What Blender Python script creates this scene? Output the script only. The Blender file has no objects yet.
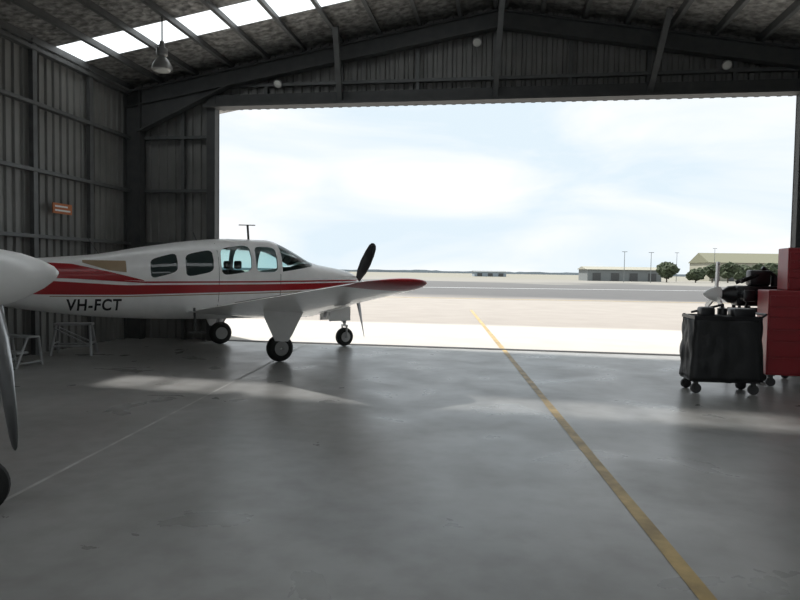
import bpy, bmesh, math, random
from mathutils import Vector, Matrix, noise
random.seed(4)
scene=bpy.context.scene
scene.view_settings.view_transform='Standard'
scene.view_settings.look='None'
scene.view_settings.exposure=0.0

# ---------------------------------------------------------------- materials
def new_mat(name):
    m=bpy.data.materials.new(name); m.use_nodes=True
    nt=m.node_tree; b=nt.nodes['Principled BSDF']
    return m,nt,b
def mat(name,col,rough=.5,metal=0,spec=.5,var=0,scale=6,bump=0,bscale=60,coat=0):
    m,nt,b=new_mat(name)
    b.inputs['Base Color'].default_value=(*col,1)
    b.inputs['Roughness'].default_value=rough
    b.inputs['Metallic'].default_value=metal
    b.inputs['Specular IOR Level'].default_value=spec
    b.inputs['Coat Weight'].default_value=coat
    tc=nt.nodes.new('ShaderNodeTexCoord')
    n=nt.nodes.new('ShaderNodeTexNoise'); n.inputs['Scale'].default_value=scale; n.inputs['Detail'].default_value=6
    nt.links.new(tc.outputs['Object'],n.inputs['Vector'])
    r=nt.nodes.new('ShaderNodeValToRGB')
    k=var if var else .04
    r.color_ramp.elements[0].position=.3; r.color_ramp.elements[1].position=.7
    r.color_ramp.elements[0].color=(*[c*(1-k) for c in col],1)
    r.color_ramp.elements[1].color=(*[min(1,c*(1+k)) for c in col],1)
    nt.links.new(n.outputs['Fac'],r.inputs['Fac']); nt.links.new(r.outputs['Color'],b.inputs['Base Color'])
    if bump:
        n2=nt.nodes.new('ShaderNodeTexNoise'); n2.inputs['Scale'].default_value=bscale
        nt.links.new(tc.outputs['Object'],n2.inputs['Vector'])
        bp=nt.nodes.new('ShaderNodeBump'); bp.inputs['Strength'].default_value=bump; bp.inputs['Distance'].default_value=.02
        nt.links.new(n2.outputs['Fac'],bp.inputs['Height']); nt.links.new(bp.outputs['Normal'],b.inputs['Normal'])
    return m
M={}
M['white']=mat('white_paint',(.88,.88,.87),.28,coat=.3)
M['red']=mat('red_paint',(.36,.013,.018),.3,coat=.3)
M['gold']=mat('gold_paint',(.36,.26,.16),.4)
M['black']=mat('black_paint',(.012,.012,.014),.35)
M['blade']=mat('blade_black',(.02,.02,.022),.3)
M['rubber']=mat('rubber',(.015,.015,.015),.8,bump=.1)
M['steel']=mat('gear_steel',(.45,.45,.46),.35,metal=.8)
M['alu']=mat('aluminium',(.62,.63,.64),.3,metal=.9)
M['seat']=mat('seat_fabric',(.08,.075,.07),.9)
M['wall']=mat('wall_sheet',(.215,.215,.205),.55,metal=.2,var=.18,scale=1.2)
M['frame']=mat('frame_steel',(.075,.078,.078),.6,var=.15)
M['purlin']=mat('purlin_galv',(.13,.135,.135),.5,metal=.3,var=.15)
M['cabred']=mat('cabinet_red',(.30,.016,.022),.35,var=.08)
M['caster']=mat('caster_grey',(.05,.05,.05),.6)
M['tarp']=mat('black_tarp',(.014,.015,.016),.5,bump=.5,bscale=9)
M['leaf']=mat('leaves',(.045,.06,.03),.9,var=.5,scale=1.5)
M['bark']=mat('bark',(.1,.08,.06),.9,var=.2)
M['standgrey']=mat('stand_grey',(.42,.43,.44),.45,metal=.4,var=.12)
M['bld']=mat('building_grey',(.19,.205,.205),.8,var=.1)
M['bldroof']=mat('building_roof',(.18,.18,.12),.8,var=.1)
M['bldlight']=mat('building_light',(.32,.31,.25),.8,var=.1)
M['haze']=mat('hazed_distance',(.28,.33,.37),1,var=.12,scale=.02)  # bluish distance haze is mixed into this colour
M['lampgrey']=mat('lamp_grey',(.35,.35,.34),.4,metal=.3)
M['lampglass']=mat('lamp_diffuser',(.75,.75,.7),.2)
M['sign']=mat('sign_orange',(.55,.17,.05),.5)
M['yellow']=mat('yellow_line_paint',(.44,.31,.12),.5,var=.4,scale=5)
M['joint']=mat('joint_filler',(.50,.50,.48),.55,var=.2,scale=4)
M['track']=mat('door_track',(.10,.10,.10),.5,metal=.5,var=.3,scale=3)

def glassmat(name,tint,mixf):
    m=bpy.data.materials.new(name); m.use_nodes=True; nt=m.node_tree
    for n in list(nt.nodes): nt.nodes.remove(n)
    o=nt.nodes.new('ShaderNodeOutputMaterial'); t=nt.nodes.new('ShaderNodeBsdfTransparent'); g=nt.nodes.new('ShaderNodeBsdfGlossy')
    t.inputs['Color'].default_value=(*tint,1); g.inputs['Roughness'].default_value=.05
    fr=nt.nodes.new('ShaderNodeFresnel'); fr.inputs['IOR'].default_value=mixf
    mx=nt.nodes.new('ShaderNodeMixShader')
    nt.links.new(fr.outputs[0],mx.inputs[0]); nt.links.new(t.outputs[0],mx.inputs[1]); nt.links.new(g.outputs[0],mx.inputs[2])
    nt.links.new(mx.outputs[0],o.inputs[0]); return m
M['glass']=glassmat('tinted_glass',(.66,.82,.82),1.5)
M['darkglass']=mat('dark_glass',(.03,.045,.045),.05,spec=.8)

def translucent(name):
    m=bpy.data.materials.new(name); m.use_nodes=True; nt=m.node_tree
    for n in list(nt.nodes): nt.nodes.remove(n)
    o=nt.nodes.new('ShaderNodeOutputMaterial'); t=nt.nodes.new('ShaderNodeBsdfTranslucent'); d=nt.nodes.new('ShaderNodeBsdfTransparent')
    tc=nt.nodes.new('ShaderNodeTexCoord'); n=nt.nodes.new('ShaderNodeTexNoise'); n.inputs['Scale'].default_value=3
    r=nt.nodes.new('ShaderNodeValToRGB'); r.color_ramp.elements[0].color=(.8,.84,.86,1); r.color_ramp.elements[1].color=(.97,.98,.98,1)
    nt.links.new(tc.outputs['Object'],n.inputs['Vector']); nt.links.new(n.outputs['Fac'],r.inputs['Fac']); nt.links.new(r.outputs[0],t.inputs[0])
    d.inputs[0].default_value=(.97,.98,1,1)
    mx=nt.nodes.new('ShaderNodeMixShader'); mx.inputs[0].default_value=.46
    nt.links.new(t.outputs[0],mx.inputs[1]); nt.links.new(d.outputs[0],mx.inputs[2]); nt.links.new(mx.outputs[0],o.inputs[0]); return m
M['sky_sheet']=translucent('fibreglass_sheet')

def foil():
    m,nt,b=new_mat('roof_insulation')
    tc=nt.nodes.new('ShaderNodeTexCoord')
    v=nt.nodes.new('ShaderNodeTexVoronoi'); v.inputs['Scale'].default_value=7
    n=nt.nodes.new('ShaderNodeTexNoise'); n.inputs['Scale'].default_value=9; n.inputs['Detail'].default_value=8
    nt.links.new(tc.outputs['Object'],v.inputs['Vector']); nt.links.new(tc.outputs['Object'],n.inputs['Vector'])
    r=nt.nodes.new('ShaderNodeValToRGB'); r.color_ramp.elements[0].position=.35; r.color_ramp.elements[1].position=.7
    r.color_ramp.elements[0].color=(.14,.138,.13,1); r.color_ramp.elements[1].color=(.48,.47,.45,1)
    nt.links.new(n.outputs['Fac'],r.inputs['Fac']); nt.links.new(r.outputs[0],b.inputs['Base Color'])
    b.inputs['Roughness'].default_value=.5; b.inputs['Metallic'].default_value=.2
    bp=nt.nodes.new('ShaderNodeBump'); bp.inputs['Strength'].default_value=.6; bp.inputs['Distance'].default_value=.05
    nt.links.new(v.outputs['Distance'],bp.inputs['Height']); nt.links.new(bp.outputs[0],b.inputs['Normal'])
    return m
M['foil']=foil()

def concrete():
    m,nt,b=new_mat('floor_concrete')
    tc=nt.nodes.new('ShaderNodeTexCoord')
    def nz(s,d=6,dist=0):
        n=nt.nodes.new('ShaderNodeTexNoise'); n.inputs['Scale'].default_value=s; n.inputs['Detail'].default_value=d; n.inputs['Distortion'].default_value=dist
        nt.links.new(tc.outputs['Object'],n.inputs['Vector']); return n
    a=nz(.6,8,.6); c=nz(5,8); e=nz(1.3,10,.5)
    r=nt.nodes.new('ShaderNodeValToRGB'); r.color_ramp.elements[0].position=.32; r.color_ramp.elements[1].position=.68
    r.color_ramp.elements[0].color=(.25,.25,.24,1); r.color_ramp.elements[1].color=(.34,.34,.33,1)
    nt.links.new(a.outputs['Fac'],r.inputs['Fac'])
    r2=nt.nodes.new('ShaderNodeValToRGB'); r2.color_ramp.elements[0].position=.3; r2.color_ramp.elements[1].position=.6
    r2.color_ramp.elements[0].color=(.86,.85,.83,1); r2.color_ramp.elements[1].color=(1.03,1.03,1.03,1)
    nt.links.new(c.outputs['Fac'],r2.inputs['Fac'])
    mx=nt.nodes.new('ShaderNodeMix'); mx.data_type='RGBA'; mx.blend_type='MULTIPLY'; mx.inputs['Factor'].default_value=1
    nt.links.new(r.outputs[0],mx.inputs['A']); nt.links.new(r2.outputs[0],mx.inputs['B'])
    nt.links.new(mx.outputs['Result'],b.inputs['Base Color'])
    mr=nt.nodes.new('ShaderNodeMapRange'); mr.inputs['From Min'].default_value=.3; mr.inputs['From Max'].default_value=.7
    mr.inputs['To Min'].default_value=.25; mr.inputs['To Max'].default_value=.40
    nt.links.new(e.outputs['Fac'],mr.inputs['Value']); nt.links.new(mr.outputs[0],b.inputs['Roughness'])
    bp=nt.nodes.new('ShaderNodeBump'); bp.inputs['Strength'].default_value=.09; bp.inputs['Distance'].default_value=.01
    nt.links.new(c.outputs['Fac'],bp.inputs['Height']); nt.links.new(bp.outputs[0],b.inputs['Normal'])
    return m
M['floor']=concrete()

def groundmat():
    m,nt,b=new_mat('apron_ground')
    b.inputs['Roughness'].default_value=.9; b.inputs['Specular IOR Level'].default_value=.15
    tc=nt.nodes.new('ShaderNodeTexCoord'); sp=nt.nodes.new('ShaderNodeSeparateXYZ')
    nt.links.new(tc.outputs['Object'],sp.inputs[0])
    n=nt.nodes.new('ShaderNodeTexNoise'); n.inputs['Scale'].default_value=.035; n.inputs['Detail'].default_value=3
    nt.links.new(tc.outputs['Object'],n.inputs['Vector'])
    s=nt.nodes.new('ShaderNodeMath'); s.operation='SUBTRACT'; nt.links.new(n.outputs['Fac'],s.inputs[0]); s.inputs[1].default_value=.5
    k=nt.nodes.new('ShaderNodeMath'); k.operation='MULTIPLY'; nt.links.new(s.outputs[0],k.inputs[0])
    kk=nt.nodes.new('ShaderNodeMapRange'); kk.inputs['From Min'].default_value=15; kk.inputs['From Max'].default_value=90; kk.inputs['To Max'].default_value=130
    nt.links.new(sp.outputs['Y'],kk.inputs['Value']); nt.links.new(kk.outputs[0],k.inputs[1])
    a=nt.nodes.new('ShaderNodeMath'); a.operation='ADD'; nt.links.new(sp.outputs['Y'],a.inputs[0]); nt.links.new(k.outputs[0],a.inputs[1])
    d=nt.nodes.new('ShaderNodeMath'); d.operation='DIVIDE'; nt.links.new(a.outputs[0],d.inputs[0]); d.inputs[1].default_value=200
    r=nt.nodes.new('ShaderNodeValToRGB'); cr=r.color_ramp
    cr.interpolation='LINEAR'
    pts=[(0,(.52,.505,.475)),(.029,(.52,.505,.475)),(.031,(.345,.315,.285)),(.12,(.35,.322,.29)),(.15,(.125,.125,.125)),(.42,(.145,.145,.143)),(.50,(.27,.26,.235)),(.8,(.26,.25,.22))]
    cr.elements[0].position=0; cr.elements[0].color=(*pts[0][1],1)
    cr.elements[1].position=1; cr.elements[1].color=(.26,.25,.21,1)
    for p,c in pts[1:]:
        e=cr.elements.new(p); e.color=(*c,1)
    nt.links.new(d.outputs[0],r.inputs['Fac'])
    n2=nt.nodes.new('ShaderNodeTexNoise'); n2.inputs['Scale'].default_value=.9; n2.inputs['Detail'].default_value=8
    nt.links.new(tc.outputs['Object'],n2.inputs['Vector'])
    r2=nt.nodes.new('ShaderNodeValToRGB'); r2.color_ramp.elements[0].color=(.84,.84,.84,1); r2.color_ramp.elements[1].color=(1.1,1.1,1.1,1)
    nt.links.new(n2.outputs['Fac'],r2.inputs['Fac'])
    mx=nt.nodes.new('ShaderNodeMix'); mx.data_type='RGBA'; mx.blend_type='MULTIPLY'; mx.inputs['Factor'].default_value=1
    nt.links.new(r.outputs[0],mx.inputs['A']); nt.links.new(r2.outputs[0],mx.inputs['B']); nt.links.new(mx.outputs['Result'],b.inputs['Base Color'])
    return m
M['ground']=groundmat()

# ---------------------------------------------------------------- mesh helpers
def link(o,parent=None):
    scene.collection.objects.link(o)
    if parent: o.parent=parent
    return o
def empty(name,loc=(0,0,0),rz=0,scale=1):
    e=bpy.data.objects.new(name,None); e.location=loc; e.rotation_euler=(0,0,rz); e.scale=(scale,)*3
    e.empty_display_size=.2
    return link(e)
def mk(name,verts,faces,mats,parent=None,smooth=False,fm=None,ang=None,recalc=True):
    me=bpy.data.meshes.new(name); me.from_pydata([tuple(v) for v in verts],[],faces)
    if not isinstance(mats,(list,tuple)): mats=[mats]
    for m in mats: me.materials.append(m)
    if fm:
        for p,i in zip(me.polygons,fm): p.material_index=i
    if recalc:
        bm=bmesh.new(); bm.from_mesh(me); bmesh.ops.recalc_face_normals(bm,faces=bm.faces); bm.to_mesh(me); bm.free()
    if smooth:
        for p in me.polygons: p.use_smooth=True
        if ang: me.set_sharp_from_angle(angle=math.radians(ang))
    me.update()
    return link(bpy.data.objects.new(name,me),parent)
class B:
    """geometry accumulator"""
    def __init__(s): s.v=[]; s.f=[]; s.m=[]
    def add(s,vs,fs,mi=0):
        o=len(s.v); s.v+= [Vector(v) for v in vs]; s.f+=[tuple(i+o for i in f) for f in fs]; s.m+=[mi]*len(fs)
    def box(s,lo,hi,mi=0,bev=0,rot=None,about=None):
        bm=bmesh.new(); bmesh.ops.create_cube(bm,size=1)
        lo=Vector(lo);hi=Vector(hi);c=(lo+hi)/2;d=hi-lo
        for v in bm.verts: v.co=Vector((v.co.x*d.x,v.co.y*d.y,v.co.z*d.z))
        if bev: bmesh.ops.bevel(bm,geom=list(bm.edges),offset=bev,segments=2,affect='EDGES',profile=.5)
        for v in bm.verts:
            if rot: v.co=rot@v.co
            v.co+=c
        bm.verts.index_update()
        s.add([v.co.copy() for v in bm.verts],[[v.index for v in f.verts] for f in bm.faces],mi); bm.free()
    def tube(s,p,q,r,mi=0,seg=10,r2=None,cap=True):
        p=Vector(p);q=Vector(q);d=(q-p).normalized()
        a=d.orthogonal().normalized(); b=d.cross(a)
        r2=r if r2 is None else r2
        vs=[];fs=[]
        for i in range(seg):
            t=2*math.pi*i/seg; o=a*math.cos(t)+b*math.sin(t)
            vs+= [p+o*r,q+o*r2]
        for i in range(seg):
            j=(i+1)%seg; fs.append((2*i,2*j,2*j+1,2*i+1))
        if cap: fs.append([2*i for i in range(seg)]); fs.append([2*i+1 for i in range(seg)][::-1])
        s.add(vs,fs,mi)
    def beam(s,p,q,w,h,up=(0,0,1),mi=0):
        p=Vector(p);q=Vector(q);d=(q-p).normalized();sx=d.cross(Vector(up)).normalized();u=sx.cross(d)
        vs=[]
        for e in (p,q):
            for a,b in ((-1,-1),(1,-1),(1,1),(-1,1)): vs.append(e+sx*a*w/2+u*b*h/2)
        s.add(vs,[(0,1,2,3),(7,6,5,4),(0,4,5,1),(1,5,6,2),(2,6,7,3),(3,7,4,0)],mi)
    def lathe(s,prof,origin,axis,mi=0,seg=24):
        origin=Vector(origin);d=Vector(axis).normalized();a=d.orthogonal().normalized();b=d.cross(a)
        vs=[];fs=[]
        for t,r in prof:
            for i in range(seg):
                g=2*math.pi*i/seg; vs.append(origin+d*t+(a*math.cos(g)+b*math.sin(g))*max(r,1e-4))
        n=len(prof)
        for k in range(n-1):
            for i in range(seg):
                j=(i+1)%seg; fs.append((k*seg+i,k*seg+j,(k+1)*seg+j,(k+1)*seg+i))
        fs.append(list(range(seg))[::-1]); fs.append([(n-1)*seg+i for i in range(seg)])
        s.add(vs,fs,mi)
    def ico(s,c,r,mi=0,sub=2,sq=(1,1,1),nz=0,ns=1):
        bm=bmesh.new(); bmesh.ops.create_icosphere(bm,subdivisions=sub,radius=1)
        c=Vector(c)
        for v in bm.verts:
            k=1+nz*noise.noise(v.co*ns+c)
            v.co=Vector((v.co.x*r*sq[0]*k,v.co.y*r*sq[1]*k,v.co.z*r*sq[2]*k))+c
        s.add([v.co.copy() for v in bm.verts],[[v.index for v in f.verts] for f in bm.faces],mi); bm.free()
    def obj(s,name,mats,parent=None,smooth=False,ang=35):
        return mk(name,s.v,s.f,mats,parent,smooth,s.m,ang)
def loft(rings,close=True,cap=True):
    n=len(rings[0]); vs=[v for r in rings for v in r]; fs=[]
    for k in range(len(rings)-1):
        for i in range(n if close else n-1):
            j=(i+1)%n; fs.append((k*n+i,k*n+j,(k+1)*n+j,(k+1)*n+i))
    if cap: fs.append(list(range(n))[::-1]); fs.append([(len(rings)-1)*n+i for i in range(n)])
    return vs,fs

# ---------------------------------------------------------------- hangar
TH=math.radians(-9.0)
HO=Vector((0,13.0,0))
RH=Matrix.Rotation(TH,4,'Z')
HM=Matrix.Translation(HO)@RH
def place(o):
    o.matrix_world=HM; return o
XL,XR,XA=-5.82,9.53,1.855
JL,JR=-3.84,7.18
ZE,ZA,ZO=5.30,6.62,4.77
YB=-24.0
SUN_BLOCK=2.9   # unseen roof extension, added to keep sun off the floor inside the door
def roofz(x): return ZA-(ZA-ZE)*abs(x-XA)/(XR-XA)

def corr(b,x0,x1,zb,zt,pitch=.19,dep=.035,fn=None):
    pts=[];x=x0
    while x<x1-1e-6:
        for dx,o in ((0,0),(.045,0),(.065,dep),(.125,dep),(.145,0)):
            if x+dx<x1: pts.append((x+dx,o))
        x+=pitch
    pts.append((x1,0))
    vs=[];fs=[]
    for s_,o in pts:
        vs.append(fn(s_,o,zb(s_))); vs.append(fn(s_,o,zt(s_)))
    for i in range(len(pts)-1): fs.append((2*i,2*i+2,2*i+3,2*i+1))
    b.add(vs,fs)
b=B(); corr(b,YB,0,lambda s:0,lambda s:ZE,fn=lambda s,o,z:(XL-o,s,z)); place(b.obj('wall_left',M['wall']))
b=B(); corr(b,YB,0,lambda s:0,lambda s:ZE,fn=lambda s,o,z:(XR+o,s,z)); place(b.obj('wall_right',M['wall']))
b=B()
f=lambda s,o,z:(s,o,z)
corr(b,XL,JL,lambda s:0,lambda s:roofz(s),fn=f)
corr(b,JR,XR,lambda s:0,lambda s:roofz(s),fn=f)
corr(b,JL,JR,lambda s:ZO,lambda s:roofz(s),fn=f)
place(b.obj('wall_front',M['wall']))
b=B(); corr(b,XL,XR,lambda s:0 if (s<-3 or s>7) else 4.4,lambda s:roofz(s),fn=lambda s,o,z:(s,YB-o,z)); place(b.obj('wall_back',M['wall']))
# floor
b=B(); b.add([(XL-.1,YB-.1,0),(XR+.1,YB-.1,0),(XR+.1,.12,0),(XL-.1,.12,0)],[(0,1,2,3)])
b.add([(XL-.1,YB-.1,-.15),(XR+.1,YB-.1,-.15),(XR+.1,.12,-.15),(XL-.1,.12,-.15)],[(0,1,2,3)])
fl=place(b.obj('floor',M['floor']))
# ceiling: bands with one skylight strip and added fill-light strips
SK=[(-2.44,-1.64),(-9.0,-7.5),(-14.6,-13.0),(-20.4,-19.0)]  # rows after the first are unseen, added to brighten the interior
def band(b,y0,y1,sides=(0,1),mi=0,t=0):
    for sd in sides:
        xs=(XL,XA) if sd==0 else (XA,XR)
        b.add([(xs[0],y0,roofz(xs[0])+t),(xs[1],y0,roofz(xs[1])+t),(xs[1],y1,roofz(xs[1])+t),(xs[0],y1,roofz(xs[0])+t)],[(0,1,2,3)],mi)
b=B(); ycur=YB
for (a,c) in sorted(SK):
    band(b,ycur,a); ycur=c
band(b,ycur,SUN_BLOCK)  # last band runs past the front wall as the added sun block
band(b,SK[0][0],SK[0][1],(1,))
place(b.obj('ceiling',M['foil']))
for i,(a,c) in enumerate(SK):
    b=B(); band(b,a,c,(0,) if i==0 else (0,1)); place(b.obj('skylight_and_fill_%d'%(i+1),M['sky_sheet']))
# steel
st=empty('steel_roof_frame'); st.matrix_world=HM
def ibeam(b,p,q,w,h,mi=0,up=(0,0,1)):
    p=Vector(p);q=Vector(q);d=(q-p).normalized();sx=d.cross(Vector(up)).normalized();u=sx.cross(d)
    b.beam(p,q,.02,h,up,mi)
    b.beam(p+u*h/2,q+u*h/2,w,.025,up,mi); b.beam(p-u*h/2,q-u*h/2,w,.025,up,mi)
b=B()
for y in (-.22,-6.2,-12.2,-18.2,YB+.3):
    for s_,xe in ((1,XL),(-1,XR)):
        ibeam(b,(xe+s_*.2,y,0),(xe+s_*.2,y,roofz(xe)-.15),.2,.34,up=(1,0,0))
        ibeam(b,(xe+s_*.05,y,roofz(xe)-.34),(XA,y,ZA-.34),.2,.30)
        xh=xe+s_*2.4
        vs=[(xe+s_*.3,y-.02,roofz(xe)-.45),(xe+s_*.3,y+.02,roofz(xe)-.45),(xh,y-.02,roofz(xh)-.45),(xh,y+.02,roofz(xh)-.45),(xe+s_*.3,y-.02,roofz(xe)-1.0),(xe+s_*.3,y+.02,roofz(xe)-1.0)]
        b.add(vs,[(0,2,4),(1,3,5),(0,1,3,2),(4,5,1,0),(2,3,5,4)])
        b.beam((xe+s_*.3,y,roofz(xe)-1.0),(xh,y,roofz(xh)-.47),.2,.025)
b.obj('portal_frames',M['frame'],st)
b=B()
nb=10
for sd,xe in ((0,XL),(1,XR)):
    for i in range(nb+1):
        x=xe+(XA-xe)*i/nb
        if i==nb: x=XA-.1 if sd==0 else XA+.1
        if i==0: x+= .08 if sd==0 else -.08
        z=roofz(x)-.07
        b.beam((x,YB,z),(x,-.02,z),.022,.13)
        b.beam((x+.03,YB,z-.065),(x+.03,-.02,z-.065),.07,.012)
b.obj('purlins',M['purlin'],st)
b=B()
for xe,s_ in ((XL,1),(XR,-1)):
    for z in (.9,2.0,3.1,4.2,5.1):
        b.beam((xe+s_*.07,YB,z),(xe+s_*.07,-.1,z),.12,.06)
    for k in range(1,16):
        y=-1.5*k
        b.beam((xe+s_*.07,y,0),(xe+s_*.07,y,ZE-.05),.08,.10,up=(0,1,0))
for x0,x1 in ((XL+.3,JL-.1),(JR+.1,XR-.3)):
    for z in (.9,2.0,3.1,4.2): b.beam((x0,-.08,z),(x1,-.08,z),.12,.06)
b.beam((XL+.3,-.08,5.22),(XR-.3,-.08,5.22),.10,.06)
for x in (-4.6,-2.8,-1.23,.3,1.8,3.2,4.61,6.1):
    b.beam((x,-.07,ZO if x>JL else 0),(x,-.07,roofz(x)-.1),.07,.07,up=(0,1,0))
b.obj('girts',M['purlin'],st)
b=B()
b.beam((JL-.2,-.09,ZO+.13),(JR+.2,-.09,ZO+.13),.16,.26)
b.beam((JL-.2,-.2,ZO+.02),(JR+.2,-.2,ZO+.02),.24,.05)
b.beam((JL-.1,-.09,0),(JL-.1,-.09,roofz(JL)-.3),.18,.20,up=(0,1,0))
b.beam((JR+.1,-.09,0),(JR+.1,-.09,roofz(JR)-.3),.18,.20,up=(0,1,0))
b.obj('door_header',M['frame'],st)
b=B()
for x in (-1.23,1.8,4.61):
    b.beam((x,-.15,ZO+.05),(x+.12,-1.05,roofz(x)-.12),.10,.10,up=(0,1,0))
b.obj('braces',M['purlin'],st)
b=B(); b.box((JL,-.10,.001),(JR,-.04,.012)); b.box((JL,.02,.001),(JR,.06,.012)); place(b.obj('trim_1',M['track']))

# lamps
def highbay(loc):
    e=empty('high_bay_lamp',loc)
    b=B(); b.lathe([(0,.03),(.10,.05),(.12,.09),(.22,.09),(.25,.06)],(0,0,-.12),(0,0,-1),0,18)
    b.lathe([(.37,.06),(.42,.10),(.50,.15),(.57,.165),(.58,.165),(.575,.155),(.5,.12)],(0,0,0),(0,0,-1),0,24)
    b.obj('housing',M['lampgrey'],e,True)
    b=B(); b.lathe([(.56,.145),(.60,.12),(.62,.05)],(0,0,0),(0,0,-1),0,20); b.obj('diffuser',M['lampglass'],e,True)
    b=B(); b.tube((0,0,-.14),(0,0,.32),.012); b.obj('hook',M['frame'],e)
    return e
def hp(x,y,z): return HM@Vector((x,y,z))
for x,y in ((-3.50,-2.9),(-1.5,-9),(5.2,-9)):
    highbay(hp(x,y,roofz(x)-.42))
def flood(x,z):
    e=empty('wall_floodlight',hp(x,-.30,z),TH,.66)
    b=B(); b.lathe([(0,.04),(.03,.09),(.12,.13),(.16,.13)],(0,0,0),(0,-.8,-.6),0,18); b.obj('head',M['lampgrey'],e,True)
    b=B(); b.lathe([(.155,.12),(.18,.08),(.19,.02)],(0,0,0),(0,-.8,-.6),0,18); b.obj('lens',M['lampglass'],e,True)
    b=B(); b.beam((0,.3,.05),(0,0,.0),.03,.03); b.obj('bracket',M['frame'],e)
flood(-2.45,5.22); flood(1.45,5.87); flood(5.87,5.30)

e=empty('safety_sign'); e.matrix_world=HM
b=B(); b.box((XL+.14,-2.65,2.42),(XL+.155,-2.15,2.60)); b.obj('panel',M['sign'],e)
b=B(); b.box((XL+.156,-2.60,2.46),(XL+.16,-2.20,2.49)); b.box((XL+.156,-2.60,2.53),(XL+.16,-2.27,2.56)); b.obj('lettering',M['white'],e)

def strip(name,p,q,w,m,z=.003):
    p=Vector(p);q=Vector(q);d=(q-p).normalized();n=Vector((-d.y,d.x))*w/2
    N=40;vs=[];fs=[]
    for i in range(N+1):
        c=p.lerp(q,i/N); k=1+.12*noise.noise(Vector((i*.7,w*9,0)))
        vs+=[(c.x+n.x*k,c.y+n.y*k,z),(c.x-n.x*k,c.y-n.y*k,z)]
    for i in range(N): fs.append((2*i,2*i+1,2*i+3,2*i+2))
    return mk(name,vs,fs,m)
strip('yellow_floor_line',(1.33,1.0),(2.06,13.0),.085,M['yellow'])
strip('yellow_apron_line',(2.06,13.0),(2.85,26),.10,M['yellow'],z=-.004)
strip('yellow_apron_line',(-30,40),(60,33),.35,M['yellow'],z=-.004)
strip('white_apron_line',(-10,62),(90,70),.9,M['white'],z=-.004)
strip('floor_joint',(-2.70,1.2),(-1.89,13.1),.03,M['joint'])
strip('floor_joint',(5.7,2.2),(6.3,11.9),.02,M['joint'])

# ---------------------------------------------------------------- outside
b=B()
b.add([(-1500,.12,-.01),(1500,.12,-.01),(1500,2500,-.01),(-1500,2500,-.01)],[(0,1,2,3)])
place(b.obj('ground',M['ground']))

def building(name,x,y,w,d,h,rise,mw,mr,rz=0):
    e=empty(name,(x,y,0),rz)
    b=B(); b.box((-w/2,-d/2,-.01),(w/2,d/2,h)); b.obj('walls',mw,e)
    b=B(); vs=[(-w/2-.4,-d/2-.4,h),(w/2+.4,-d/2-.4,h),(w/2+.4,d/2+.4,h),(-w/2-.4,d/2+.4,h),(-w/2-.4,0,h+rise),(w/2+.4,0,h+rise)]
    b.add(vs,[(0,1,5,4),(2,3,4,5),(0,4,3),(1,2,5),(0,3,2,1)]); b.obj('roof',mr,e)
    b=B()
    n=max(3,int(w/4))
    for i in range(n):
        xx=-w/2+w*(i+.5)/n; b.box((xx-.9,-d/2-.08,.1),(xx+.9,-d/2,min(h*.7,3)))
    b.obj('doors',M['frame'],e)
building('distant_hangar',51,152,16.5,9,2.6,.7,M['bld'],M['bldlight'],-.05)
building('distant_hangar',106,195,32,16,5.4,3.0,M['bldlight'],M['bldroof'],-.08)
building('distant_hangar',150,215,30,14,4.4,1.8,M['bld'],M['bldlight'],-.1)
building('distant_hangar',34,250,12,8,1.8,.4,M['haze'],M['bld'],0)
def tree(x,y,h,w):
    e=empty('tree',(x,y,-.01))
    b=B(); b.tube((0,0,0),(0,0,h*.55),.16,0,8,.09); b.tube((0,0,h*.3),(w*.25,0,h*.6),.08,0,6,.04); b.tube((0,0,h*.35),(-w*.25,.2,h*.62),.08,0,6,.04); b.obj('trunk',M['bark'],e)
    b=B()
    for i in range(9):
        a=random.uniform(0,6.28);r=random.uniform(0,w*.32)
        b.ico((math.cos(a)*r,math.sin(a)*r,h*random.uniform(.42,.8)),w*random.uniform(.2,.32),0,3,(1,1,.8),.6,2.6)
    b.obj('foliage',M['leaf'],e)
tree(56.5,138,4.2,4.6); tree(64,141,2.8,4.0); tree(70,146,4.2,3.5); tree(74.5,148,4.6,4.4); tree(80.5,153,3.6,5.5); tree(86.5,157,4.4,5); tree(93,161,4.6,6)
for x,y,h in ((44,128,6),(50,130,6),(67,158,7),(80,166,8.5)):
    e=empty('light_pole',(x,y,-.01)); b=B(); b.tube((0,0,0),(0,0,h),.08,0,8,.05); b.beam((-.5,0,h),(.5,0,h),.2,.1); b.obj('pole',M['bld'],e)
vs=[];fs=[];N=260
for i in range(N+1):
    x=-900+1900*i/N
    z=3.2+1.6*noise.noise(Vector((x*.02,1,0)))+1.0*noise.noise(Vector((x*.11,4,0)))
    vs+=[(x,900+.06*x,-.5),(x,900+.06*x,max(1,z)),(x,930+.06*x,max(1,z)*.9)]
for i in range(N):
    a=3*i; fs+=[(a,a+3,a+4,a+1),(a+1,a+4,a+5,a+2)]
mk('distant_treeline',vs,fs,M['haze'])

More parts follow.
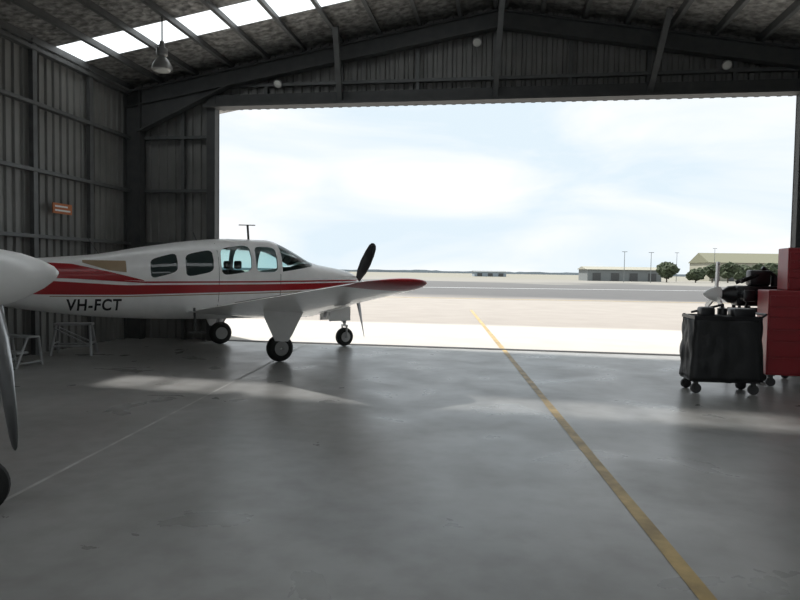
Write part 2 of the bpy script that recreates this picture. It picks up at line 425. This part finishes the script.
# ---------------------------------------------------------------- airplane
KN=.58
def nx(x): return x if x<1.35 else 1.35+(x-1.35)*KN
ST=[ # x, zb, zt, w
(-5.30,1.26,1.38,.03),(-5.1,1.20,1.44,.07),(-4.6,1.06,1.52,.16),(-3.6,.86,1.60,.31),(-2.6,.72,1.69,.45),(-1.8,.66,1.84,.54),
(-1.0,.63,1.97,.59),(-.3,.62,2.03,.61),(.3,.62,2.03,.61),(.5,.62,1.98,.61),(.8,.63,1.84,.60),(1.0,.64,1.73,.59),(1.15,.65,1.655,.58),(1.35,.66,1.60,.57),
(1.8,.69,1.56,.54),(2.3,.74,1.51,.49),(2.62,.82,1.45,.42),(2.74,.90,1.40,.33),(2.78,.97,1.35,.25)]
ST=[(nx(a),b_,c_,d_) for a,b_,c_,d_ in ST]
def sec(x):
    if x<=ST[0][0]: return ST[0][1:]
    if x>=ST[-1][0]: return ST[-1][1:]
    for i in range(len(ST)-1):
        if ST[i][0]<=x<=ST[i+1][0]: break
    a=ST[max(i-1,0)];p=ST[i];q=ST[i+1];c=ST[min(i+2,len(ST)-1)]
    h=q[0]-p[0]; t=(x-p[0])/h; out=[]
    for k in (1,2,3):
        s0=(q[k]-p[k])/h
        sm=(p[k]-a[k])/(p[0]-a[0]) if i>0 else s0
        sp_=(c[k]-q[k])/(c[0]-q[0]) if i<len(ST)-2 else s0
        def lim(u,v): return 0 if u*v<=0 else 2*u*v/(u+v)
        m0=lim(sm,s0) if i>0 else s0; m1=lim(s0,sp_) if i<len(ST)-2 else s0
        out.append((2*t**3-3*t*t+1)*p[k]+(t**3-2*t*t+t)*h*m0+(-2*t**3+3*t*t)*q[k]+(t**3-t*t)*h*m1)
    return out
NE=2.5
def yh(x,z):
    zb,zt,w=sec(x); zc=(zb+zt)/2;hh=(zt-zb)/2
    u=min(1,abs(z-zc)/hh); return w*(1-u**NE)**(1/NE)
def ring(x,off=0,seg=48,w_=None):
    zb,zt,w=sec(x); zc=(zb+zt)/2;hh=(zt-zb)/2-off;w=w-off
    r=[]
    for i in range(seg):
        a=2*math.pi*i/seg;c=math.cos(a);s=math.sin(a)
        r.append(Vector((x,w*math.copysign(abs(c)**(2/NE),c),zc+hh*math.copysign(abs(s)**(2/NE),s))))
    return r
def frange(a,b,n): return [a+(b-a)*i/n for i in range(n+1)]

def airfoil(n=14):
    up=[];lo=[]
    for i in range(n+1):
        c=(1-math.cos(math.pi*i/n))/2
        t=5*(.2969*math.sqrt(c)-.126*c-.3516*c*c+.2843*c**3-.1036*c**4)
        cam=.08*c*(1-c)
        up.append((c,t,cam)); lo.append((c,-t,cam))
    return [(c,t,cm) for c,t,cm in up]+[(c,t,cm) for c,t,cm in lo[-2:0:-1]]
AF=airfoil()
def wing_sections(sd,secs):
    rings=[]
    for (y,le,te,z,tr) in secs:
        ch=le-te
        rings.append([Vector((le-c*ch, sd*y, z+(t*tr*ch)+cm*ch*.5)) for c,t,cm in AF])
    return rings

def airplane(loc,heading,scale=1,prop_ang=40,near=False,blademat='blade'):
    e=empty('airplane',loc,heading,scale)
    xs=sorted(set([s[0] for s in ST]+frange(-5.2,2.0,58)))
    vo,fo=loft([ring(x) for x in xs])
    xi=frange(-2.0,1.25,26)
    vi,fi=loft([ring(x,.035) for x in xi])
    me=bpy.data.meshes.new('fuselage')
    me.from_pydata([tuple(v) for v in vo],[],fo)
    body=bpy.data.objects.new('fuselage',me); link(body)
    bm=bmesh.new(); bm.from_mesh(me); bmesh.ops.recalc_face_normals(bm,faces=bm.faces)
    bm2=bmesh.new(); mi=bpy.data.meshes.new('tmp'); mi.from_pydata([tuple(v) for v in vi],[],fi); bm2.from_mesh(mi)
    bmesh.ops.recalc_face_normals(bm2,faces=bm2.faces); bmesh.ops.reverse_faces(bm2,faces=bm2.faces); bm2.to_mesh(mi); bm2.free()
    bm.from_mesh(mi); bm.to_mesh(me); bm.free(); bpy.data.meshes.remove(mi)
    me.materials.append(M['white'])
    W=[(-1.80,-1.38,1.38,1.69,.06),(-1.26,-.80,1.40,1.77,.05),(-.68,-.14,1.42,1.88,.04),(-.07,.33,1.45,1.89,0.0)]
    def outline(w,N=12):
        x0,x1,z0,z1,sl=w; xc=(x0+x1)/2;hx=(x1-x0)/2;zc=(z0+z1)/2;hz=(z1-z0)/2
        low=[];hi=[]
        for i in range(N+1):
            u=-math.cos(math.pi*i/N); k=(1-abs(u)**5)**(1/5) if abs(u)<1 else 0
            low.append((xc+u*hx,zc-hz*k+sl*u)); hi.append((xc+u*hx,zc+hz*k+sl*u))
        return low,hi
    cb=B()
    for w in W:
        low,hi=outline(w); poly=low+hi[-2:0:-1]; k=len(poly)
        cb.add([(x,-1,z) for x,z in poly]+[(x,1,z) for x,z in poly],[list(range(k)),[k+i for i in range(k)][::-1]]+[(i,(i+1)%k,k+(i+1)%k,k+i) for i in range(k)])
    poly=[(.42,1.46),(.42,1.93),(.46,2.3),(1.4,2.3),(1.17,1.635),(1.05,1.56)]; k=len(poly)
    cb.add([(x,-1,z) for x,z in poly]+[(x,1,z) for x,z in poly],[list(range(k)),[k+i for i in range(k)][::-1]]+[(i,(i+1)%k,k+(i+1)%k,k+i) for i in range(k)])
    cut=cb.obj('cutter',M['white'])
    md=body.modifiers.new('b','BOOLEAN'); md.object=cut; md.operation='DIFFERENCE'; md.solver='EXACT'
    bpy.context.view_layer.update()
    dg=bpy.context.evaluated_depsgraph_get(); nm=bpy.data.meshes.new_from_object(body.evaluated_get(dg))
    body.modifiers.clear(); body.data=nm; bpy.data.objects.remove(cut)
    for p in nm.polygons: p.use_smooth=True
    nm.set_sharp_from_angle(angle=math.radians(32))
    body.parent=e
    b=B()
    for wi,w in enumerate(W):
        low,hi=outline(w)
        for sd in (1,-1):
            vs=[];fs=[];R=8
            for (xa,za),(xb,zb_) in zip(low,hi):
                for j in range(R+1):
                    z=za+(zb_-za)*j/R; vs.append((xa,sd*(yh(xa,z)-.006),z))
            for i in range(len(low)-1):
                for j in range(R):
                    a=i*(R+1)+j; fs.append((a,a+R+1,a+R+2,a+1))
            b.add(vs,fs,0 if wi>=2 else 1)
    vs=[];fs=[];R=20
    xw=frange(.42,1.16,10)
    for x in xw:
        zb,zt,w=sec(x);zc=(zb+zt)/2;hh=(zt-zb)/2
        t=(x-.42)/.74; zl=1.45+.16*t
        a0=math.asin(min(.999,(max(0,(zl-zc))/hh)**(NE/2)))
        for j in range(R+1):
            a=a0+(math.pi-2*a0)*j/R;c=math.cos(a);s=math.sin(a)
            vs.append((x,(w-.006)*math.copysign(abs(c)**(2/NE),c),zc+(hh-.006)*abs(s)**(2/NE)))
    for i in range(len(xw)-1):
        for j in range(R):
            a=i*(R+1)+j; fs.append((a,a+R+1,a+R+2,a+1))
    b.add(vs,fs,0)
    b.obj('windows',[M['glass'],M['darkglass']],e,True,60)
    b=B()
    prev=None
    for x in frange(.42,1.18,8):
        p=Vector((x,0,sec(x)[1]))
        if prev: b.tube(prev,p,.016)
        prev=p
    b.obj('windshield_post',M['white'],e)
    b=B()
    for x,y in ((-.15,.27),(-.15,-.27),(-1.05,.27),(-1.05,-.27)):
        b.box((x-.1,y-.2,.9),(x+.4,y+.2,1.1),0,.04); b.box((x-.2,y-.2,1.05),(x-.06,y+.2,1.48),0,.05); b.box((x-.17,y-.11,1.50),(x-.09,y+.11,1.64),0,.03)
    b.box((.85,-.48,1.15),(1.0,.48,1.55),0,.03); b.obj('cabin_seats',M['seat'],e)
    def side(name,xa,xb,zl,zh,m,off=.004,N=50,R=5):
        b=B()
        for sd in (1,-1):
            vs=[];fs=[]
            for i in range(N+1):
                x=xa+(xb-xa)*i/N; a,c=zl(x),zh(x)
                for j in range(R+1):
                    z=a+(c-a)*j/R; vs.append((x,sd*(yh(x,z)+off),z))
            for i in range(N):
                for j in range(R):
                    k=i*(R+1)+j; fs.append((k,k+R+1,k+R+2,k+1))
            b.add(vs,fs)
        b.obj(name,m,e,True,60)
    def lerp(pts):
        def f(x):
            if x<=pts[0][0]: return pts[0][1]
            for (a,p),(c,q) in zip(pts,pts[1:]):
                if x<=c: 
                    t=(x-a)/(c-a)
                    return p+(q-p)*t
            return pts[-1][1]
        return f
    XE=nx(2.70)
    if not near:
        side('stripe_main',-5.0,XE,lerp([(-5,1.30),(-3.4,1.08),(-2.2,1.07),(0,1.12),(XE,1.18)]),lerp([(-5,1.40),(-3.5,1.30),(-2.2,1.22),(0,1.24),(XE,1.28)]),M['red'])
        side('stripe_thin',-3.0,XE,lerp([(-3.0,1.325),(-1.9,1.255),(0,1.27),(XE,1.305)]),lerp([(-3,1.345),(-1.9,1.28),(0,1.295),(XE,1.33)]),M['red'])
        side('stripe_upper',-4.8,-1.9,lerp([(-4.8,1.42),(-3.4,1.33),(-1.9,1.29)]),lerp([(-4.8,1.49),(-3.4,1.56),(-2.9,1.54),(-2.4,1.43),(-1.9,1.30)]),M['red'])
        side('stripe_gold',-2.75,-2.15,lerp([(-2.75,1.56),(-2.40,1.45),(-2.15,1.42)]),lerp([(-2.75,1.60),(-2.15,1.60)]),M['gold'])
        side('stripe_low',-3.2,XE-.05,lerp([(-3.2,1.045),(-2.2,1.035),(0,1.08),(XE,1.14)]),lerp([(-3.2,1.057),(-2.2,1.05),(0,1.095),(XE,1.155)]),M['gold'])
    b=B()
    for sd in (-1,1):
        for xx,za,zc_ in ((-.72,.85,1.93),(.38,.85,1.42)):
            prev=None
            for z in frange(za,zc_,8):
                p=Vector((xx,sd*(yh(xx,z)+.0005),z))
                if prev: b.tube(prev,p,.004,0,5)
                prev=p
    b.obj('door_seams',M['frame'],e)
    if not near:
        cu=bpy.data.curves.new('t','FONT'); cu.body='VH-FCT'; cu.size=.25; cu.offset=.006; cu.space_character=1.12
        to=bpy.data.objects.new('t',cu); link(to); bpy.context.view_layer.update()
        dg=bpy.context.evaluated_depsgraph_get(); tm=bpy.data.meshes.new_from_object(to.evaluated_get(dg)); bpy.data.objects.remove(to)
        bm=bmesh.new(); bm.from_mesh(tm); bmesh.ops.triangulate(bm,faces=bm.faces)
        for _ in range(3):
            es=[ed for ed in bm.edges if ed.calc_length()>.03]
            if es: bmesh.ops.subdivide_edges(bm,edges=es,cuts=1)
            bmesh.ops.triangulate(bm,faces=bm.faces)
        bm.to_mesh(tm); bm.free()
        x0=-2.98; mnx=min(v.co.x for v in tm.vertices); mxx=max(v.co.x for v in tm.vertices); k=.76/(mxx-mnx)
        for v in tm.vertices:
            x=x0+(v.co.x-mnx)*k; z=.83+v.co.y*1.0
            v.co=Vector((x,-(yh(x,z)+.008),z))
        tm.materials.clear(); tm.materials.append(M['black'])
        ro=bpy.data.objects.new('registration',tm); link(ro,e)
    D=.144; z0=.78
    for sd,nm_ in ((-1,'wing_right'),(1,'wing_left')):
        S=[(.25,1.30,-1.22,z0-.0,.13),(.58,1.28,-1.22,z0,.13),(.85,1.02,-1.20,z0+.035,.14)]
        for y in frange(1.1,4.25,9): 
            t=(y-1.1)/4.0; S.append((y,.98-.26*t,-1.18+.90*t,z0+D*(y-.58),.145-.025*t))
        nr=len(S)
        S+=[(4.36,.75,-.42,z0+D*3.78,.115),(4.48,.70,-.38,z0+D*3.9+.01,.10),(4.55,.63,-.33,z0+D*3.97+.015,.075),(4.58,.53,-.28,z0+D*4.0+.02,.04),(4.59,.42,-.2,z0+D*4.01+.022,.01)]
        vs,fs=loft(wing_sections(sd,S))
        nf=len(AF); fm=[]
        for k in range(len(S)-1): fm+=[1 if k>=nr-1 else 0]*nf
        fm+=[0,1]
        mk(nm_,vs,fs,[M['white'],M['red']],e,True,fm,50)
        b=B()
        def surf(y,cx):
            t=max(0,(y-1.1)/4.0); le=.98-.26*t;te=-1.18+.90*t; ch=le-te; tr=.145-.025*t
            th_=5*(.2969*math.sqrt(cx)-.126*cx-.3516*cx*cx+.2843*cx**3-.1036*cx**4)*tr*ch+.04*cx*(1-cx)*ch
            return Vector((le-cx*ch,sd*y,z0+D*(y-.58)+th_+.001))
        b.tube(surf(1.15,.76),surf(4.2,.76),.006,0,5); b.tube(surf(2.9,.76),surf(2.9,.98),.006,0,5)
        b.obj('aileron_seam',M['frame'],e)
        y=1.45; b=B()
        zt=z0+D*(y-.58)-.05
        b.tube((0,sd*y,zt),(0,sd*y,.42),.045); b.tube((0,sd*y,.45),(0,sd*(y),.24),.03)
        b.tube((0,sd*(y-.08),.22),(0,sd*(y+.12),.22),.022); b.tube((.02,sd*y,.35),(.3,sd*y,zt),.02)
        b.beam((-.05,sd*y,.5),(-.12,sd*y,.3),.03,.02)
        b.obj('main_gear_strut',M['steel'],e,True)
        b=B(); b.lathe([(-.08,.12),(-.085,.17),(-.06,.21),(-.02,.222),(.02,.222),(.06,.21),(.085,.17),(.08,.12)],(0,sd*(y-.02),.222),(0,1,0),0,28)
        b.lathe([(-.083,.05),(-.082,.12),(.082,.12),(.083,.05)],(0,sd*(y-.02),.222),(0,1,0),1,20); b.obj('main_wheel',[M['rubber'],M['alu']],e,True)
        b=B(); yo=sd*(y+.15)
        o=[(.36,zt+.02),(-.36,zt+.02),(-.34,zt-.12),(-.16,.36),(.06,.34),(.14,.46)]
        vs=[(x,yo,z) for x,z in o]+[(x,yo+sd*.02,z) for x,z in o];k=len(o)
        b.add(vs,[list(range(k)),[k+i for i in range(k)]]+[(i,(i+1)%k,k+(i+1)%k,k+i) for i in range(k)])
        b.beam((0,sd*y,.55),(0,yo,.55),.03,.03); b.obj('gear_door',M['white'],e)
        T=[(.05,-4.10,-5.12,1.38,.10)]+[(yy,-4.15-.28*yy/1.9,-5.12+.10*yy/1.9,1.38,.10) for yy in frange(.3,1.85,5)]+[(1.93,-4.5,-5.0,1.38,.06),(1.96,-4.6,-4.95,1.38,.01)]
        vs,fs=loft(wing_sections(sd,T)); mk('tailplane_'+('right' if sd<0 else 'left'),vs,fs,M['white'],e,True,None,50)
    b=B(); X=2.02
    b.tube((X-.08,0,.85),(X,0,.46),.038); b.tube((X,0,.5),(X,0,.40),.028)
    for s_ in (1,-1): b.tube((X,s_*.09,.41),(X,s_*.09,.18),.018)
    b.tube((X,-.10,.41),(X,.10,.41),.022); b.tube((X,-.11,.185),(X,.11,.185),.018); b.tube((X-.05,0,.5),(X-.45,0,.8),.02)
    b.obj('nose_gear_strut',M['steel'],e,True)
    b=B(); b.lathe([(-.06,.10),(-.062,.15),(-.04,.178),(0,.186),(.04,.178),(.062,.15),(.06,.10)],(X,0,.186),(0,1,0),0,28)
    b.lathe([(-.063,.03),(-.062,.10),(.062,.10),(.063,.03)],(X,0,.186),(0,1,0),1,20); b.obj('nose_wheel',[M['rubber'],M['alu']],e,True)
    b=B()
    for s_ in (1,-1):
        b.box((X-.45,s_*.19-.008,.52),(X+.02,s_*.19+.008,.79),0,.004)
    b.obj('nose_gear_doors',M['white'],e)
    rings=[]
    for z,le,te,t in ((1.40,-3.0,-5.15,.03),(1.55,-3.5,-5.17,.045),(1.68,-3.95,-5.19,.06),(1.9,-4.18,-5.22,.08),(2.2,-4.38,-5.25,.085),(2.5,-4.58,-5.28,.085),(2.58,-4.68,-5.28,.06),(2.61,-4.85,-5.24,.01)):
        ch=le-te; rings.append([Vector((le-c*ch,tt*t*ch,z)) for c,tt,cm in AF])
    vs,fs=loft(rings); fm=[]
    for k in range(len(rings)-1): fm+=[1 if 2<=k<=3 else 0]*len(AF)
    fm+=[0,0]; mk('tail_fin',vs,fs,[M['white'],M['red'] if not near else M['white']],e,True,fm,50)
    b=B(); b.beam((.02,0,2.0),(-.0,0,2.28),.014,.07,(0,1,0)); b.beam((-.16,0,2.282),(.14,0,2.292),.03,.016); b.tube((-2.45,0,1.68),(-2.62,0,1.95),.008); b.tube((-.9,0,1.94),(-.98,0,2.12),.008); b.obj('antennas',M['frame'] if not near else M['white'],e)
    NX=nx(2.78)
    b=B()
    for s_ in (1,-1):
        b.lathe([(-.01,.075),(.012,.08)],(NX-.012,s_*.19,1.22),(1,0,0),0,20)
    b.box((NX-.1,-.14,.93),(NX+.01,.14,1.0),0,.02); b.obj('cowl_intakes',M['black'],e)
    b=B(); b.tube((1.5,-.25,.74),(1.42,-.27,.60),.035); b.tube((1.5,.25,.74),(1.42,.27,.60),.035); b.obj('exhaust_pipes',M['steel'],e,True)
    b=B(); b.box((-1.25,-.76,.45),(-1.0,-.60,.47)); b.beam((-1.12,-.62,.47),(-1.12,-.55,.85),.03,.03,(1,0,0)); b.obj('boarding_step',M['frame'],e)
    hub=Vector((NX+.08,0,1.20)); L=1.08 if near else .8
    tl=math.radians(5.5 if near else 0)      # engine thrust-line tilt
    AX=Vector((math.cos(tl),0,math.sin(tl))); AZ=Vector((-math.sin(tl),0,math.cos(tl))); AY=Vector((0,1,0))
    b=B(); b.lathe([(t*L,r) for t,r in ((-.10,.165),(-.03,.17),(.05,.16),(.14,.13),(.23,.085),(.29,.04),(.31,.006))],hub,AX,0,40); b.obj('spinner',M['white'],e,True)
    b=B(); cf=.62 if near else 1.15; sg=1 if near else -1
    for kk in range(3):
        a=math.radians(prop_ang+120*kk); d=AZ*math.cos(a)-AY*math.sin(a); t_=AY*math.cos(a)+AZ*math.sin(a)
        rings=[]
        for r,ch,tw,th_ in ((.10,.08,66,.9),(.2,.11,60,.5),(.35,.165,52,.22),(.55,.19,44,.14),(.78,.175,37,.11),(.93,.14,33,.09),(.99,.09,32,.08),(1.01,.03,32,.08)):
            g=math.radians(tw); ch=ch*cf; rr=r*(1.0 if near else 1.06); cdir=t_*math.cos(g)+AX*sg*math.sin(g); nd=d.cross(cdir).normalized()
            rings.append([hub+d*rr+cdir*(math.cos(q)*ch/2)+nd*(math.sin(q)*ch*th_/2) for q in [2*math.pi*i/14 for i in range(14)]])
        vs,fs=loft(rings); b.add(vs,fs)
    b.obj('propeller',M[blademat],e,True,50)
    return e
airplane((-2.76,11.73,0),math.radians(34.5))
hx=nx(2.78)+.08
airplane((-2.765-hx*1.18*.857,4.42-hx*1.18*.515,0),math.radians(31),1.18,prop_ang=176,near=True,blademat='alu')

# ---------------------------------------------------------------- cabinet, cart, engine, trestles
e=empty('tool_cabinet',(5.50,8.98,0),math.radians(-14))
b=B()
b.box((-.44,-.26,.16),(.40,.26,1.32),0,.015)
b.box((-.20,-.20,1.32),(.40,.24,1.90),0,.015)
b.obj('carcass',M['cabred'],e)
b=B()
z=.20
for h in (.22,.22,.16,.16,.14,.16):
    b.box((-.42,-.272,z),(.38,-.258,z+h-.010),0,.004); z+=h
z=1.35
for h in (.14,.12,.12,.12): 
    b.box((-.18,-.212,z),(.38,-.198,z+h-.010),0,.004); z+=h
b.obj('drawers',M['cabred'],e)
b=B(); z=.20
for h in (.22,.22,.16,.16,.14,.16):
    b.beam((-.36,-.278,z+h-.03),(.32,-.278,z+h-.03),.012,.014); z+=h
z=1.35
for h in (.14,.12,.12,.12):
    b.beam((-.13,-.218,z+h-.03),(.32,-.218,z+h-.03),.012,.014); z+=h
b.obj('handles',M['cabred'],e)
def casters(e,pts,r=.06):
    b=B()
    for x,y in pts:
        b.lathe([(-.02,r*.8),(-.018,r),(.018,r),(.02,r*.8)],(x,y,r),(0,1,0),0,18)
        b.beam((x,y-.03,r),(x,y-.03,r*2.6),.01,.04,(1,0,0)); b.beam((x,y+.03,r),(x,y+.03,r*2.6),.01,.04,(1,0,0)); b.box((x-.04,y-.045,r*2.5),(x+.04,y+.045,r*2.75))
    b.obj('casters',M['caster'],e,True)
casters(e,[(-.36,-.2),(.32,-.2),(-.36,.2),(.32,.2)])

e=empty('utility_cart',(4.18,8.42,0),math.radians(-6))
bm=bmesh.new(); bmesh.ops.create_cube(bm,size=1); bmesh.ops.subdivide_edges(bm,edges=list(bm.edges),cuts=14,use_grid_fill=True)
for v in bm.verts:
    p=v.co.copy(); tz=p.z+.5
    x=p.x*(.80+.04*(1-tz)); y=p.y*(.44+.04*(1-tz)); z=.17+tz*.80
    n1=noise.noise(Vector((p.x*5,p.y*5,p.z*1.6)))*.04; n2=noise.noise(Vector((p.x*2.5+3,p.y*3,p.z*3)))*.04
    if abs(p.x)>.49: x+=math.copysign(n1+n2,p.x)
    if abs(p.y)>.49: y+=math.copysign(n1+n2,p.y)
    if p.z>.49: z+=n2*1.6
    if p.z<-.49: z+=n1*.8
    v.co=Vector((x,y,z))
me=bpy.data.meshes.new('draped_cover'); bm.to_mesh(me); bm.free(); me.materials.append(M['tarp'])
for p in me.polygons: p.use_smooth=True
link(bpy.data.objects.new('draped_cover',me),e)
b=B()
for x in (-.40,.38):
    for y in (-.22,.22): b.tube((x,y,.15),(x,y,1.0),.016)
b.beam((-.42,-.24,.97),(.40,-.24,.97),.02,.04);b.beam((-.42,.24,.97),(.40,.24,.97),.02,.04);b.beam((-.41,-.24,.97),(-.41,.24,.97),.02,.04);b.beam((.39,-.24,.97),(.39,.24,.97),.02,.04)
b.box((-.42,-.24,.15),(.40,.24,.18)); b.tube((.39,-.2,.97),(.46,-.2,1.02),.013); b.tube((.39,.2,.97),(.46,.2,1.02),.013); b.tube((.46,-.2,1.02),(.46,.2,1.02),.016)
b.obj('frame',M['black'],e)
b=B(); b.box((-.30,-.12,.95),(-.12,.06,1.10),0,.03); b.lathe([(0,.06),(.13,.06),(.14,.02),(.19,.02)],(.02,.05,.95),(0,0,1)); b.box((.10,-.15,.95),(.36,.1,1.09),0,.02); b.tube((-.35,.1,1.02),(-.05,-.1,1.13),.015); b.obj('tools',M['black'],e,True)
casters(e,[(-.36,-.19),(.34,-.19),(-.36,.19),(.34,.19)],.065)

e=empty('aircraft_engine',(5.42,9.95,0),math.radians(172))
b=B()
b.box((-.38,-.14,1.05),(.30,.14,1.36),0,.04); b.lathe([(0,.14),(.10,.13),(.18,.07),(.24,.05)],(.28,0,1.22),(1,0,0),0,20)
for x in (-.25,-.02,.2):
    for s_ in (1,-1):
        b.tube((x,s_*.13,1.21),(x,s_*.36,1.21),.07,0,16)
        for k in range(9): b.tube((x,s_*(.15+.022*k),1.21),(x,s_*(.158+.022*k),1.21),.092,0,16)
        b.box((x-.08,s_*.36-.03,1.13),(x+.08,s_*.36+.03,1.30),0,.02)
        b.tube((x,s_*.3,1.14),(x,s_*.22,.98),.025,0,8)
b.tube((-.3,.22,.98),(.3,.22,.98),.035);b.tube((-.3,-.22,.98),(.3,-.22,.98),.035)
b.box((-.55,-.12,1.10),(-.38,.12,1.45),0,.03); b.lathe([(0,.07),(.14,.07)],(-.3,0,1.36),(0,0,1)); b.box((-.2,-.1,1.36),(.1,.1,1.60),0,.03)
b.tube((-.1,.05,1.56),(.25,.15,1.42),.03); b.tube((-.1,-.05,1.56),(.22,-.15,1.40),.03); b.tube((-.3,0,1.5),(-.1,0,1.64),.03)
b.obj('crankcase',M['black'],e,True)
b=B(); b.lathe([(0,.12),(.05,.12),(.14,.09),(.20,.05),(.24,.01)],(.50,0,1.22),(1,0,0),0,24)
for a in (4,124,244):
    a=math.radians(a); d=Vector((0,math.sin(a),math.cos(a))); b.beam(Vector((.55,0,1.22))+d*.08,Vector((.55,0,1.22))+d*.50,.03,.09,(0,math.cos(a),-math.sin(a)))
b.obj('propeller',M['white'],e,True)
b=B()
for x in (-.35,.25):
    for s_ in (1,-1): b.tube((x,s_*.12,1.06),(x,s_*.32,.12),.022)
    b.tube((x,-.32,.14),(x,.32,.14),.022)
b.tube((-.35,.3,.14),(.25,.3,.14),.02);b.tube((-.35,-.3,.14),(.25,-.3,.14),.02); b.obj('stand',M['caster'],e)
casters(e,[(-.35,.32),(-.35,-.32),(.25,.32),(.25,-.32)],.05)

# grey steel maintenance stand (A-frame tail stand) and low step stand
e=empty('tail_stand',(-5.55,11.05,0),.25); b=B()
b.box((-.30,-.10,.50),(.30,.10,.54),0,.008)
for sx in (-.26,.26):
    for s_ in (1,-1): b.tube((sx,s_*.08,.50),(sx*1.2,s_*.24,.0),.022)
    b.tube((sx*1.12,-.17,.2),(sx*1.12,.17,.2),.016)
for s_ in (1,-1):
    b.tube((-.30,s_*.19,.16),(.30,s_*.19,.16),.016); b.tube((-.28,s_*.12,.46),(.30,s_*.19,.16),.013)
b.obj('frame',M['standgrey'],e)
e=empty('step_stand',(-5.72,9.75,0),-.3); b=B()
for z,y0 in ((.22,-.20),(.44,0)): b.box((-.28,y0-.10,z-.015),(.28,y0+.10,z+.015),0,.006)
for sx in (-.26,.26):
    b.tube((sx,.10,.44),(sx,.16,0),.018); b.tube((sx,-.10,.44),(sx,-.30,0),.018); b.tube((sx,-.28,.06),(sx,.15,.06),.014)
b.obj('frame',M['standgrey'],e)

e=empty('near_wheel_dolly',(-2.50,3.80,0),math.radians(31))  # wheel of the near aircraft, set on a guessed dolly frame
b=B(); b.lathe([(-.05,.10),(-.055,.14),(-.035,.17),(0,.18),(.035,.17),(.055,.14),(.05,.10)],(0,0,.18),(0,1,0),0,30)
b.lathe([(-.052,.03),(-.05,.10),(.05,.10),(.052,.03)],(0,0,.18),(0,1,0),1,20); b.obj('wheel',[M['rubber'],M['caster']],e,True)
b=B(); b.tube((0,-.10,.18),(0,.10,.18),.015); b.tube((0,.09,.18),(-.9,.09,.34),.02); b.tube((0,-.09,.18),(-.9,-.09,.34),.02); b.tube((-.9,-.1,.34),(-.9,.1,.34),.02); b.tube((-.9,0,.34),(-.9,0,.0),.02); b.obj('frame',M['frame'],e)

# ---------------------------------------------------------------- light
w=bpy.data.worlds.new('World'); scene.world=w; w.use_nodes=True; nt=w.node_tree
bg=nt.nodes['Background']; tc=nt.nodes.new('ShaderNodeTexCoord'); mp=nt.nodes.new('ShaderNodeMapping'); mp.inputs['Scale'].default_value=(1.2,1.2,4.5)
n=nt.nodes.new('ShaderNodeTexNoise'); n.inputs['Scale'].default_value=2.4; n.inputs['Detail'].default_value=8; n.inputs['Distortion'].default_value=.5
r=nt.nodes.new('ShaderNodeValToRGB'); r.color_ramp.elements[0].position=.38; r.color_ramp.elements[1].position=.64
r.color_ramp.elements[0].color=(.555,.64,.70,1); r.color_ramp.elements[1].color=(.74,.745,.75,1)
nt.links.new(tc.outputs['Generated'],mp.inputs[0]); nt.links.new(mp.outputs[0],n.inputs['Vector']); nt.links.new(n.outputs['Fac'],r.inputs[0]); nt.links.new(r.outputs[0],bg.inputs[0])
bg.inputs['Strength'].default_value=1.42
sd=bpy.data.lights.new('sun','SUN'); sd.energy=6.4; sd.angle=math.radians(2.6); sd.color=(1,.965,.92)
so=bpy.data.objects.new('sun',sd); link(so)
dirv=RH.to_3x3()@Vector((.50,-.55,-1.0))
so.rotation_euler=dirv.to_track_quat('-Z','Y').to_euler()

# ---------------------------------------------------------------- camera
cam=bpy.data.cameras.new('camera'); cam.sensor_width=36; cam.lens=650/800*36; cam.clip_end=5000
co=bpy.data.objects.new('camera',cam); link(co)
co.matrix_world=Matrix.Translation((0,0,1.5))@Matrix.Rotation(math.radians(90-2.53),4,'X')@Matrix.Rotation(.015,4,'Z')
scene.camera=co
